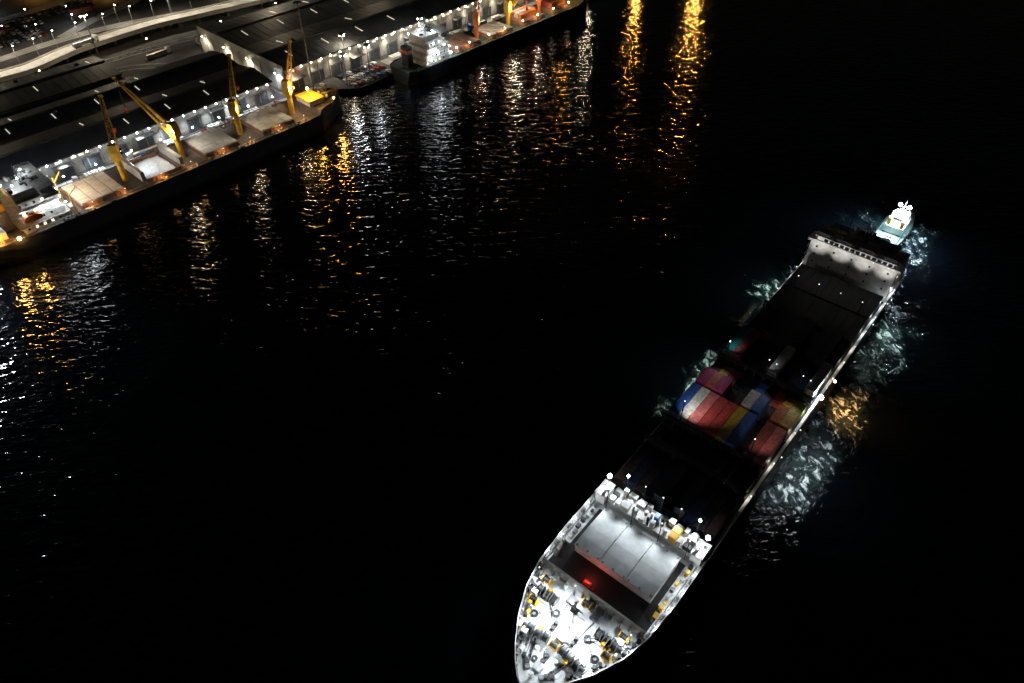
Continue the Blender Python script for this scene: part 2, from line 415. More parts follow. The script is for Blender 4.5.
high_mast(404,31,18,'Y',26000,"tall sodium floodlight mast at the far quay",.9,(-60,-120),100)
high_mast(346,29,16,'n',15000,"tall floodlight mast on the quay",.9,(-30,-90),100)
high_mast(322,29,16,'y',16000,"tall floodlight mast on the quay",.9,(-30,-90),90)
high_mast(278,29,16,'n',14000,"tall floodlight mast on the quay",.9,(-20,-80),80)
high_mast(176,27,15,'w',30000,"floodlight mast on the quay corner",1.2,(0,-70),80)
high_mast(162,27,15,'w',30000,"floodlight mast on the quay corner",1.2,(0,-70),80)
high_mast(212,29,18,'n',18000,"tall floodlight mast on the quay",1.0,(0,-70),80)
for s,t,h,W in((28,133,26,13000),(92,131,26,13000),(182,118,26,13000),(250,118,26,12000),(172,40,18,5000)): high_mast(s,t,h,'n',W,"tall floodlight mast added in the yard to brighten shed roofs",.6)  # extra masts added to throw light on the dark roofs

# ------------------------------------------------------------------ ship hull
def hull(stations,parent,name="hull",m='hull',deckm='deck',zb=1.6,bul=1.0):
    b=B(); rings=[]
    for x,hd,hw,zd in stations:
        k=[(-1,hd,zd+bul),(-1,hd,zd),(-1,(hd*.55+hw*.45),zd*.5+.5),(-1,hw,zb),(-1,hw,0),(-1,hw*.8,-3),(1,hw*.8,-3),(1,hw,0),(1,hw,zb),(1,(hd*.55+hw*.45),zd*.5+.5),(1,hd,zd),(1,hd,zd+bul)]
        rings.append([b.v((x,sg*y,z)) for sg,y,z in k])
    for A,C in zip(rings,rings[1:]):
        for i in range(11):
            b.m('boot' if i in(3,4,5,6,7) else m); b.f([A[i],A[i+1],C[i+1],C[i]])
    b.m(m)
    for r_ in(rings[0],rings[-1]): b.f(r_[1:11])
    part(name,b,parent)
    b=B().m(deckm)
    top_=[(x,hd-.15,zd) for x,hd,hw,zd in stations]
    for A,C in zip(top_,top_[1:]):
        b.f([b.v(q) for q in((A[0],-A[1],A[2]),(C[0],-C[1],C[2]),(C[0],C[1],C[2]),(A[0],A[1],A[2]))])
    bmesh.ops.remove_doubles(b.bm,verts=b.bm.verts,dist=.001)
    part("deck",b,parent)
def rail(b,pts,h=1.1,step=2.5):
    for a,c in zip(pts,pts[1:]):
        a=Vector(a);c=Vector(c); n=max(1,int((c-a).length/step))
        for i in range(n+1):
            p=a.lerp(c,i/n); b.beam(p,p+Vector((0,0,h)),.07)
        for z in(h*.5,h): b.beam(a+Vector((0,0,z)),c+Vector((0,0,z)),.07)
def railp(parent,*a,**k):
    b=B().m('whitew'); rail(b,*a,**k); part("railing",b,parent)

def tower(parent,x0,x1,hw,z0,decks,dh,front,name="superstructure",wings=14,bm='white',step=1.9,litp=.28,taper=0,plain=False):
    b=B().m(bm); z=z0
    for d in range(decks):
        ins=0 if plain else .25*d; xa_,xb_=(x0+taper*d,x1-taper*d*.6)
        b.box(xa_,xb_,-hw+ins,hw-ins,z,z+dh-.25 if not plain else z+dh)
        if not plain: b.box(xa_-1.0,xb_+.9,-hw-.6+ins,hw+.6-ins,z+dh-.25,z+dh)
        xx=xb_+.02 if front>0 else xa_-.02
        n=int((2*hw-3)/step)
        for i in range(n):
            y=-hw+2.2+i*(2*hw-4.4)/max(1,n-1)
            unit(parent,"window",'glow' if R.random()<litp else 'glass',xx,y,z+dh*.42,.1,.6 if plain else .7,.6 if plain else .75)
        for sg in(-1,1):
            n=int((xb_-xa_-2)/2.6)
            for i in range(n):
                unit(parent,"window",'glow' if R.random()<.4 else 'glass',xa_+1.5+i*2.6,sg*(hw-ins+.02),z+dh*.42,.7,.1,.75)
        z+=dh
    b.box(x0+2,x1-2,-hw+3,hw-3,z,z+dh-.2)
    xa,xb=(x1-5.5,x1-.6) if front>0 else (x0-.3,x0+4.2)
    b.box(xa,xb,-wings,wings,z+.01,z+1.0); b.box(xa+.4,xb-.4,-wings+2.5,wings-2.5,z+1.0,z+dh-.1); b.box(xa-.4,xb+.4,-wings+1.8,wings-1.8,z+dh-.1,z+dh+.15)
    for i in range(int((wings-3)*2/1.6)):
        y=-wings+3+i*1.6; unit(parent,"window",'glass',(xb-.38 if front>0 else xa+.38),y+.4,z+1.15,.1,1.2,.95)
    part(name,b,parent)
    zt=z+dh+.15
    railp(parent,[(xa,-wings+2,zt),(xa,wings-2,zt),(xb,wings-2,zt),(xb,-wings+2,zt),(xa,-wings+2,zt)],1.0,3)
    for d in range(1,decks): 
        for sg in(-1,1): railp(parent,[(x0-.4,sg*(hw+.4),z0+d*dh),(x1+.4,sg*(hw+.4),z0+d*dh)])
    ms=B().m('steel'); xm=(x0+x1)/2
    ms.cyl((xm,0,zt-.2),(xm,0,zt+6.5),.5,8,.25); ms.beam((xm,-2.4,zt+4),(xm,2.4,zt+4),.18); ms.beam((xm,-1.4,zt+5.4),(xm,1.4,zt+5.4),.14)
    ms.c(xm,0,zt+3.2,.5,2.6,.25); part("radar_mast",ms,parent)
    ms=B().m('white'); ms.cyl((xm+1.6,3,zt),(xm+1.6,3,zt+.8),.3,8); bmesh.ops.create_icosphere(ms.bm,subdivisions=2,radius=.8,matrix=Matrix.Translation((xm+1.6,3,zt+1.4))); part("satellite_dome",ms,parent)
    for i in range(14):
        ms=B().m(R.choice(['white','steel','dark','dark','whitew','dark'])); ms.c(0,0,0,R.uniform(.5,1.8),R.uniform(.5,2.2),R.uniform(.5,1.5)); part("roof_locker",ms,parent,(R.uniform(x0+2.5,x1-2.5),R.uniform(-hw+3.5,hw-3.5),z+dh-.2))
    return zt

# ================================================================== CONTAINER SHIP
cs=root("container_ship",SO,SA,"large container ship under way with bright white lit bow","ship")
st=[]
for x,hd,hw in((-2.2,.25,.1),(-1.2,2.0,.2),(.6,3.9,.5),(3.4,6.2,1.2),(8,9.2,2.8),(14,11.9,5.4),(20,13.3,8.2),(30,14,11.5),(42,14,13.3)): st.append((x,hd,hw,11.0))
st+= [(42.01,14,13.3,9.2),(60,14,14,9.2),(130,14,14,9.2),(160,14,13.2,9.2),(170,13.6,11.5,9.2),(175.5,12.6,9.5,9.2)]
hull(st,cs,"hull",'hull','deck',1.6,.02)
def hwat(x):
    for a,c in zip(st,st[1:]):
        if a[0]<=x<=c[0]: return a[1]+(c[1]-a[1])*(x-a[0])/(c[0]-a[0])
    return 14
out=[(x+.25,hd-.25) for x,hd,hw,z in st[:9]]
b=B().m('fdeck'); pts=[(x,-y) for x,y in out]+[(x,y) for x,y in out[::-1]]; b.prism(pts,11.02,11.06); part("forecastle_deck",b,cs)
b=B().m('black'); b.prism([(20.5,-12.2),(28,-12.2),(28,-11),(39.3,-11),(39.3,11),(28,11),(28,12.2),(20.5,12.2)],11.065,11.09); part("hatch_gap_shade",b,cs)  # near-black sheet paints in the shade of the gap around the hatch
for sg in(-1,1):
    b=B().m('white')
    for (x0,y0),(x1,y1) in zip([(s[0],s[1]) for s in st[:9]],[(s[0],s[1]) for s in st[1:9]]):
        pts=[(x0,sg*(y0+.02)),(x1,sg*(y1+.02)),(x1,sg*(y1-.22)),(x0,sg*max(.02,y0-.22))]
        b.prism(pts,11.0,12.35); 
        if x0>-1:
            d=Vector((x1-x0,sg*(y1-y0),0)); n=int(d.length/1.6)
            for i in range(n):
                p=Vector((x0,sg*y0,0))+d*(i/n); b.box(p.x-.05,p.x+.05,min(p.y,p.y-sg*.8),max(p.y,p.y-sg*.8),11.07,12.1)
    part("bulwark",b,cs)
def windlass():
    b=B().m('hatch'); b.c(0,0,0,3.2,6.4,.3)
    b.m('steel')
    for y in(-2.6,-1.0,.9): b.cyl((0,y,1.2),(0,y+1.0,1.2),1.5,16)
    for y in(-2.8,-1.5,-.9,.0,.8,2.0): b.cyl((0,y,1.2),(0,y+.12,1.2),2.2,18)
    b.m('dark')
    for y in(-2.55,.95): b.cyl((0,y,1.2),(0,y+.9,1.2),1.75,16)
    b.cyl((0,2.2,1.2),(0,3.1,1.2),1.0,14,.8); b.m('white').c(-1.1,2.0,.3,1.2,1.3,1.5); b.m('yel').c(.9,-.4,.3,1.1,.8,1.2)
    return b.mesh("windlass")
wm=windlass()
for x,y,rz in((7.6,4.2,.1),(7.6,-4.2,math.pi-.1),(15.0,7.6,0),(15.0,-7.6,math.pi)): link("windlass",wm,cs,(x,y,11.06),rz)
bb=B().m('dark'); bb.c(0,0,0,2.2,.9,.18)
for x in(-.65,.65): bb.cyl((x,0,.18),(x,0,1.1),.6,12); bb.cyl((x,0,1.1),(x,0,1.2),.8,12)
bm_=bb.mesh("bollard")
for x,y,rz in((2.4,2.8,1),(2.4,-2.8,-1),(5.2,6.0,.8),(5.2,-6.0,-.8),(9.8,8.6,.5),(9.8,-8.6,-.5),(14.6,11,.3),(14.6,-11,-.3),(18.2,12,.2),(18.2,-12,-.2),(4.6,0,0),(11,2.4,0),(11,-2.4,0)): link("bollard",bm_,cs,(x,y,11.06),rz)
for sg in(-1,1):
    b=B().m('dark')
    for i in range(10):
        b.beam((1.8+i*.5,sg*(1.8+i*.2),11.35),(2.2+i*.5,sg*(1.95+i*.2),11.35),.36 if i%2 else .22)
    part("anchor_chain",b,cs)
    b=B().m('steel'); b.cyl((1.6,sg*1.7,11.06),(1.6,sg*1.7,11.7),1.3,14,1.0); part("hawse_pipe",b,cs)
    b=B().m('dark'); b.beam((2.9,sg*5.1,7),(2.0,sg*4.2,4.2),.6); b.beam((1.3,sg*4.9,4.4),(3.0,sg*3.9,3.9),.7); part("anchor",b,cs)
for x,y,k in((12.8,0,'v'),(17.5,2.8,'h'),(17.5,-2.8,'h'),(5.2,2.2,'v'),(5.2,-2.2,'v'),(11.4,6.0,'v'),(11.4,-6.0,'v'),(18.6,5.4,'v'),(18.6,-5.4,'v'),(.6,0,'v'),(12.6,8.9,'r'),(12.6,-8.9,'r'),(7.8,0,'r'),(18.8,0,'r'),(17.8,9.4,'r'),(17.8,-9.4,'r'),(2.8,0,'h'),(10.2,0,'h')):
    b=B()
    if k=='v': b.m('white').cyl((0,0,0),(0,0,1.3),.45,10); b.cyl((0,0,1.3),(0,0,1.7),1.0,12,.7); n_="ventilator"
    elif k=='h': b.m('hatch').c(0,0,0,1.6,1.6,.7); b.m('steel').c(0,0,.7,1.8,1.8,.12); n_="deck_hatch"
    else: b.m('dark').cyl((0,-.8,.8),(0,.8,.8),1.1,12); b.m('yel').cyl((0,-.95,.8),(0,-.8,.8),1.7,14); b.cyl((0,.8,.8),(0,.95,.8),1.7,14); b.c(0,0,0,1.2,2.2,.25); n_="rope_reel"
    part(n_,b,cs,(x,y,11.06),0)
for i in range(16):
    x=R.uniform(3,18.5); y=R.choice([-1,1])*(hwat(x)-R.uniform(1.2,2.0))
    b=B().m(R.choice(['hatch','white','dark','steel','yel'])); b.c(0,0,0,R.uniform(.6,1.5),R.uniform(.4,.8),R.uniform(.4,1.1)); part("deck_locker",b,cs,(x,y,11.06),0)
for x,y,rr_ in((9.4,-1.6,.8),(10.6,7.2,.8),(10.8,-7.4,.8),(16.6,-10.6,.8),(3.6,1.5,.6),(16.6,10.4,.8),(13.4,3.8,.9),(13.2,-4.2,.9)):
    b=B().m('dark')
    for k in range(3):
        n=14
        for i in range(n):
            a=2*math.pi*i/n; c=2*math.pi*(i+1)/n; q=rr_*(1-.22*k)
            b.beam((q*math.cos(a),q*math.sin(a),.08+.1*k),(q*math.cos(c),q*math.sin(c),.08+.1*k),.16)
    part("mooring_rope",b,cs,(x,y,11.06))
for sg in(-1,1):
    for a,c in(((7.6,sg*4.6),(2.4,sg*3.0)),((7.6,sg*5.4),(5.2,sg*6.2)),((15,sg*8.6),(9.8,sg*8.8)),((15,sg*9.2),(14.6,sg*11.2)),((15,sg*6.4),(11,sg*2.4))):
        b=B().m('yel' if R.random()<.3 else 'dark'); b.beam((a[0],a[1],12.2),(c[0],c[1],11.6),.14); part("mooring_rope",b,cs)
    b=B().m('steel'); b.cyl((9,sg*2.1,11.3),(19.6,sg*3.6,11.3),.25,8); part("deck_pipe",b,cs)
b=B().m('red'); b.c(22.2,2.6,11.09,1.3,1.6,.9); b.cyl((22.2,2.1,12.0),(22.2,3.1,12.0),.7,10); b.beam((22.2,1.6,11.1),(22.2,1.0,11.1),.3); part("fire_station",b,cs)
b=B().m('white')
b.cyl((14,0,11.06),(14,0,20),.7,10,.35); b.beam((14,-2,17.5),(14,2,17.5),.2); b.c(14,0,16.4,1.4,1.6,.12)
for s_ in(-1,1): b.beam((14,0,15.5),(15.8,s_*1.6,11.06),.18)
part("foremast",b,cs)
b=B().m('white')
b.box(20.1,20.4,-12.4,12.4,11.095,14.0)
for i in range(-6,7): y=i*1.9; b.box(19.2,20.08,y-.05,y+.05,11.07,13.2)
part("breakwater",b,cs)
b=B().m('whitew'); b.box(27.2,38.2,-9.6,9.2,11.1,13.4); part("hatch_coaming",b,cs)
for i in range(3):
    y0=-9.8+i*6.42; b=B().m('hatch')
    pts=[(27.0,13.45),(38.5,13.45),(38.5,13.9),(35.8,14.2),(32.6,14.32),(29.6,14.2),(27.0,13.9)]
    b.prof(pts,y0,y0+6.26)
    b.m('steel')
    for xx in(27.3,38.1):
        for yy in(.5,3.1,5.7): b.c(xx,y0+yy,13.9,.35,.35,.16)
    part("hatch_cover",b,cs)
for sg in(-1,1): railp(cs,[(24,sg*13.0,11.06),(41.6,sg*13.6,11.06)],1.2,1.5)
for sg in(-1,1):
    for i in range(10): b=B().m(R.choice(['whitew','steel','whitew','yel','dark'])); b.c(24+i*1.7,sg*R.uniform(11.6,12.3),11.1,R.uniform(.5,1.1),R.uniform(.5,.9),R.uniform(.6,1.3)); part("deck_locker",b,cs)
    b=B().m('steel'); b.cyl((22,sg*12.8,11.5),(40,sg*13.0,11.5),.25,8); part("deck_pipe",b,cs)
def lashing(x,z=9.2,h=5.5):
    b=B().m('dsteel')
    for i in range(11):
        y=-12.9+i*2.58; b.beam((x-.45,y,z),(x-.45,y,z+h),.22); b.beam((x+.45,y,z),(x+.45,y,z+h),.22)
        if i<10 and i%2==0: b.beam((x,y,z+.2),(x,y+2.58,z+h-.2),.14)
    for zz in(h*.5,h): b.box(x-.6,x+.6,-13.3,13.3,z+zz-.08,z+zz+.08)
    rail(b,[(x-.55,-13.2,z+h),(x-.55,13.2,z+h)],1.0,2.5); rail(b,[(x+.55,-13.2,z+h),(x+.55,13.2,z+h)],1.0,2.5)
    part("lashing_bridge",b,cs)
for x in(61,70,98,126): lashing(x)
for sg in(-1,1):
    b=B().m('white'); y0,y1=sorted((sg*10.9,sg*13.3))
    b.box(40.6,44.6,y0,y1,9.25,14.3); b.box(40.4,44.8,y0-.2,y1+.2,14.3,14.45)
    b.cyl((41.6,sg*11.6,14.4),(41.6,sg*11.6,15.6),.7,10); b.cyl((43.6,sg*12.4,14.4),(43.6,sg*12.4,15.4),.6,10); b.c(42.8,sg*11.6,14.45,.9,.9,.7)
    part("deck_house",b,cs)
b=B().m('whitew'); b.box(41.6,46.3,-10.8,10.8,9.22,12.0); part("cross_deck_house",b,cs)
y=-10.4
while y<10.2:
    wd=R.uniform(.8,2.2)
    for x in(42.2,44.0,45.5):
        if R.random()<.8:
            q=R.random(); sx=R.uniform(.7,1.6); sz=R.uniform(.5,2.2)
            b=B().m('white' if q<.5 else 'whitew' if q<.7 else 'dark' if q<.82 else 'orange' if q<.89 else 'yel' if q<.94 else 'bluep')
            if R.random()<.3: b.cyl((0,0,0),(0,0,sz),wd*.6,12); b.cyl((0,0,sz),(0,0,sz+.3),wd*.8,12,wd*.5)
            else: b.c(0,0,0,sx,wd*.85,sz); b.c(0,0,sz,sx*1.08,wd*.9,.1)
            part("deck_locker",b,cs,(x,y+wd/2,12.0))
    y+=wd+.25
bays=[(47.6,12.19),(62.1,6.06),(71.0,12.19),(84.4,6.06),(90.7,6.06),(99.4,12.19),(112.5,12.19),(127.1,12.19),(140.0,12.19)]
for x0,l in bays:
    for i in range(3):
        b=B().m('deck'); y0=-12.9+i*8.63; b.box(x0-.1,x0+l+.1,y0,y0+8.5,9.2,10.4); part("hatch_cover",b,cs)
for sg in(-1,1): railp(cs,[(42.5,sg*13.75,9.2),(165,sg*13.75,9.2)],1.1,2.4)
for sg in(-1,1):
    y0,y1=sorted((sg*13.0,sg*13.65))
    b=B().m('white'); b.box(60 if sg<0 else 130,168,y0,y1,9.225,9.26); part("side_walkway",b,cs)  # pale strip laid to strengthen the lit look of the deck edge
zt=tower(cs,155,167,13.0,9.2,4,2.75,-1,"superstructure",13.9,'white',4.2,.05,0,True)
b=B().m('hull'); b.box(168,172,-3,3,9.2,19); b.m('red').box(167.98,172.02,-3.02,3.02,16,17.6); b.m('dark')
for y in(-1.2,0,1.2): b.cyl((170,y,18.99),(170.3,y,20.8),.8,10)
part("funnel",b,cs)
for sg in(-1,1):
    b=B().m('orange'); b.prof([(-3.4,.6),(-2.6,0),(2.6,0),(3.4,.6),(3.0,1.6),(1.2,2.4),(-1.8,2.4),(-3.0,1.7)],-1.1,1.1); part("lifeboat",b,cs,(171.5,sg*10.0,11.3))
for x,y in((172.5,7),(172.5,-7)): b=B().m('steel'); b.cyl((x,y,9.2),(x,y,19),.5,8,.25); b.beam((x,y,16),(x+4,y*1.1,19),.22); part("stores_crane",b,cs)
for x,y,rz in((173.5,3.5,1.6),(173.5,-3.5,1.6)): link("windlass",wm,cs,(x,y,9.22),rz)

def container_mesh(L):
    W=2.44;H=2.59; b=B().m('obj'); hy=W/2
    def wave(n):
        xs=[];p=L/n
        for i in range(n): xs+= [(i*p,0),(i*p+.3*p,0),(i*p+.5*p,1),(i*p+.8*p,1)]
        xs.append((L,0)); return xs
    ws=wave(int(L/.75))
    for sg in(-1,1):
        A=[b.v((x,sg*(hy-.06*k-.02),.12)) for x,k in ws]; C=[b.v((x,sg*(hy-.06*k-.02),H-.1)) for x,k in ws]
        for i in range(len(ws)-1): b.f([A[i],A[i+1],C[i+1],C[i]])
    A=[b.v((x,-hy+.1,H-.03-.045*k)) for x,k in ws]; C=[b.v((x,hy-.1,H-.03-.045*k)) for x,k in ws]
    for i in range(len(ws)-1): b.f([A[i],A[i+1],C[i+1],C[i]])
    b.box(.05,L-.05,-hy+.1,hy-.1,.08,.14)
    b.box(.02,.1,-hy+.08,hy-.08,.1,H-.08); b.box(L-.1,L-.02,-hy+.08,hy-.08,.1,H-.08)
    for sg in(-1,1):
        y0,y1=sorted((sg*hy,sg*(hy-.13)))
        b.box(0,L,y0,y1,H-.11,H); b.box(0,L,y0,y1,.0,.13)
        for x in(0,L-.14): b.box(x,x+.14,y0,y1,.13,H-.11)
    for x in(0,L-.12): b.box(x,x+.12,-hy+.13,hy-.13,H-.12,H-.003); b.box(x,x+.12,-hy+.13,hy-.13,.003,.15)
    b.m('steel')
    for y in(-.8,-.35,.35,.8): b.beam((-.03,y,.15),(-.03,y,H-.15),.04)
    for x in(-.02,L-.16):
        for y in(-hy-.01,hy-.17):
            b.box(x,x+.18,y,y+.18,H-.11,H+.015)
    return b.mesh("shipping_container")
CM={12.19:container_mesh(12.19),6.06:container_mesh(6.06)}
CC={'red':(.5,.06,.05),'dred':(.22,.05,.04),'blue':(.03,.13,.5),'dblue':(.007,.016,.045),'white':(.72,.72,.7),'yellow':(.75,.5,.05),'orange':(.7,.2,.03),'magenta':(.6,.03,.25),'green':(.04,.3,.13),'dgreen':(.006,.025,.016),'grey':(.3,.31,.32),'dgrey':(.018,.018,.02),'teal':(.05,.45,.42),'brown':(.035,.016,.012),'pink':(.55,.15,.15),'lime':(.45,.6,.08)}  # very dark blue, green, grey, brown: shade put into the paint
NAMEC={'dred':'dark red','dblue':'shade-darkened blue','dgreen':'shade-darkened green','dgrey':'dark grey','lime':'yellow-green'}
def container(loc,rz,l,c,where,group):
    o=link("shipping_container",CM[l],None,loc,rz); j=R.uniform(.85,1.1)
    o.color=(*[min(1,q*j) for q in CC[c]],1)
    top(o,"%s %s steel container %s"%("long" if l>7 else "short",NAMEC.get(c,c),where),"shipping container",group); return o
unlit_cols=['brown','dblue','dgrey','dgreen','dblue','brown','dgrey','brown']  # colours darkened to make these bays look unlit
lay={
 2:(['blue','white','pink','red','red','yellow','blue','dgrey','dred','pink'],2),
 3:(['magenta','red','magenta','dgrey','dgrey','white','blue','dgrey','orange','yellow'],2),
 4:(['dgrey','yellow','pink','dgrey','dblue','blue','dgrey','red','yellow','lime'],1),
 5:(['teal','pink','dblue','brown','dgrey','white','brown','dgrey','dblue','white'],1)}
for bi,(x0,l) in enumerate(bays):
    for r_ in range(10):
        lat=-11.43+r_*2.54; y=-lat
        if bi in lay: cols,tiers=lay[bi]; cc=cols[r_]
        else: cc=R.choice(unlit_cols); tiers={0:1,1:1,7:1,8:1}.get(bi,2)
        t_=tiers
        if bi in(6,): t_=max(1,tiers-R.choice([0,0,1]))
        elif bi==0 and R.random()<.3: t_=2
        elif bi in(3,4) and cc in('dgrey','dblue'): t_=1
        if bi==5 and cc in('white','yellow','teal','pink'): t_=2
        if bi==2 and r_==7: t_=1
        for k in range(t_):
            c_=cc if k==t_-1 else R.choice(unlit_cols)
            container(Q(x0,y,10.42+k*2.62),SA,l,c_,"stacked on the container ship","containers on the container ship")

def flood(parent,loc,W,target,col=WHITE,ang=120,k='s',r=.3,bl=.8):
    bulb(parent,loc,k,"floodlight"); v=(Vector(target)-Vector(loc)).normalized()*.75
    light(parent,Vector(loc)+v,W,col,r,target,ang,bl)
def post(parent,a,c,w_=.16): b=B().m('dsteel'); b.beam(a,c,w_); part("lamp_post",b,parent)
flood(cs,(14,1.6,17.3),7500,(9,4,11),WHITE,150)
flood(cs,(14,-1.6,17.3),7500,(9,-4,11),WHITE,150)
for x,y in((4.4,0),(9.6,7.2),(9.6,-7.2),(17,11),(17,-11),(18.4,3)):
    post(cs,(x,y,11.06),(x,y,15.9)); flood(cs,(x,y,16.1),2100,(x-2.4 if x>7 else x-.5,y*.92,11),WHITE,140)
for y in(-10,-3.4,3.4,10):
    post(cs,(40.2,y,11.06),(40.2,y,18.3)); flood(cs,(40.2,y,18.5),3400,(32.5,y*.9,14),WHITE,96,'s',.3,1)
for y in(-9,-4.5,0,4.5,9): post(cs,(46.8,y,9.2),(46.8,y,17)); flood(cs,(46.8,y,17.2),2000,(43.0,y*.97,12.6),WHITE,80,'s' if abs(y)<6 else 'w')
for y in(-12.3,12.3): post(cs,(44.2,y,14.4),(44.2,y,16.9)); flood(cs,(44.2,y,17.1),2200,(41.4,y*.9,13.5),WHITE,84,'W')
for sg in(-1,1):
    for x in(23,28,33,38): light(cs,(x,sg*13.2,13.0),200,WHITE,.2)
light(cs,(23.6,2.6,12.6),240,(1,.15,.08),.2)
for y in(-11,11,0): post(cs,(98,y,14.7),(98,y,20),.2)
for y in(-9,9): post(cs,(70.3,y,14.7),(70.3,y,22),.2)
flood(cs,(70.3,9,22),3000,(76.5,7,15.6),(1,.96,.9),92,'s',.3,1); flood(cs,(70.3,-9,22),1000,(78,-9,15.6),(1,.8,.7),80,'s',.3,1)
for y,W_ in((-11,1100),(-2,500),(11,800)): flood(cs,(98,y,20),W_,(89,y*.85,14),(1,.93,.85),76,'s',.3,1)
for y,W_ in((-9,420),(0,300),(11,420)): flood(cs,(98,y,20.3),W_,(102,y*.95,15.5),WHITE,50,'s',.3,1)
for y in(-9.5,-3.2,3.2,9.5): post(cs,(139.6,y,10.4),(139.6,y,17.2)); flood(cs,(139.6,y,17.4),7500,(155,y*1.05,20.4),(1,.97,.93),34,'s',.4,1)
for x in(140,148,156,164):
    light(cs,(x,13.3,11.0),170,WHITE,.2)
for x in(64,76,88,96,104,112,120,128,136,144,152,160): light(cs,(x,-13.3,10.8),110 if x<130 else 200,(1,.92,.8) if x<130 else WHITE,.2); bulb(cs,(x,-13.8,11.2),'s',"deck_lamp")
bulb(cs,(102,-14.2,12.6),'b',"floodlight")
for x,y,W_,c_ in((80,-22,5500,WHITE),(91,-22,8000,WHITE),(142,-22,3000,TEAL),(154,-23,8000,TEAL),(140,21,4000,TEAL),(154,21,7000,TEAL),(94,20,4200,TEAL),(107,20,3000,TEAL)):
    sg=1 if y>0 else -1; bulb(cs,(x,sg*14.25,9.9),'s',"floodlight"); light(cs,(x,sg*15.0,10.4),W_,c_,.25,(x-1,y+sg*2,0),122,1)
flood(cs,(110,-14.8,12.5),26000,(115,-24,0),(1,.46,.15),84,'n',.5,1)

# ================================================================== TUG
tug=root("tugboat",Q(196,-1,0),SA,"small harbour tugboat with bright white floodlights astern of the ship","tugboat")
ts=[(0,3.4,3.0,2.6),(2,4.3,3.9,2.4),(8,4.8,4.5,2.3),(16,4.7,4.2,2.6),(21,3.6,2.8,3.2),(24,2.0,1.3,3.7),(25.5,.4,.3,4.0)]
hull(ts,tug,"hull",'hull','deckg',.8,.7)
b=B().m('white'); b.prism([(8,-3.1),(17,-3.1),(19.5,-1.8),(19.5,1.8),(17,3.1),(8,3.1)],2.5,5.2); b.prism([(10.5,-2.3),(15.5,-2.3),(17.3,-1.3),(17.3,1.3),(15.5,2.3),(10.5,2.3)],5.2,6.3)
b.prism([(10.3,-2.5),(15.7,-2.5),(17.6,-1.4),(17.6,1.4),(15.7,2.5),(10.3,2.5)],7.6,7.85); part("deckhouse",b,tug)
b=B().m('glass'); b.prism([(10.6,-2.2),(15.4,-2.2),(17.2,-1.25),(17.2,1.25),(15.4,2.2),(10.6,2.2)],6.3,7.6); part("wheelhouse_window",b,tug)
for y in(-2.2,2.2): b=B().m('yel'); b.box(8.3,9.6,y-.55,y+.55,5.2,8.0); part("funnel",b,tug)
b=B().m('steel'); b.cyl((13,0,7.85),(13,0,13.5),.35,8,.15); b.beam((13,-1.6,11),(13,1.6,11),.14); b.beam((11.5,0,7.85),(13,0,11),.14); part("mast",b,tug)
b=B().m('steel'); b.cyl((4,-1.2,3.3),(4,1.2,3.3),1.5,14); b.c(4,0,2.4,2.2,3.2,.4); b.beam((1.4,-1.3,2.3),(1.4,-1.3,4.2),.3); b.beam((1.4,1.3,2.3),(1.4,1.3,4.2),.3); b.beam((1.4,-1.3,4.2),(1.4,1.3,4.2),.3); part("towing_winch",b,tug)
tf=B().m('rubber'); tf.cyl((0,-.22,0),(0,.22,0),1.3,12); TF=tf.mesh("tyre_fender")
for sg in(-1,1):
    for i in range(7): link("tyre_fender",TF,tug,(2+i*2.2,sg*4.98,1.6),0)
for i in range(5):
    a=-.8+i*.4; link("tyre_fender",TF,tug,(23.6+1.9*math.cos(a),2.3*math.sin(a),2.2),a+math.pi/2)
for y in(1.5,-1.5): bulb(tug,(9.9,y,9.4),'B',"floodlight"); light(tug,(8.6,y,9.8),42000,(.62,.8,1),.4,(2,y*3,1),140)
for y in(2.6,-2.6): bulb(tug,(13,y*.6,11.3),'b',"floodlight"); light(tug,(13,y*1.6,12),16000,(.62,.8,1),.5,(11,y*4,0),120)
light(tug,(20,0,7),300,WHITE,.3)

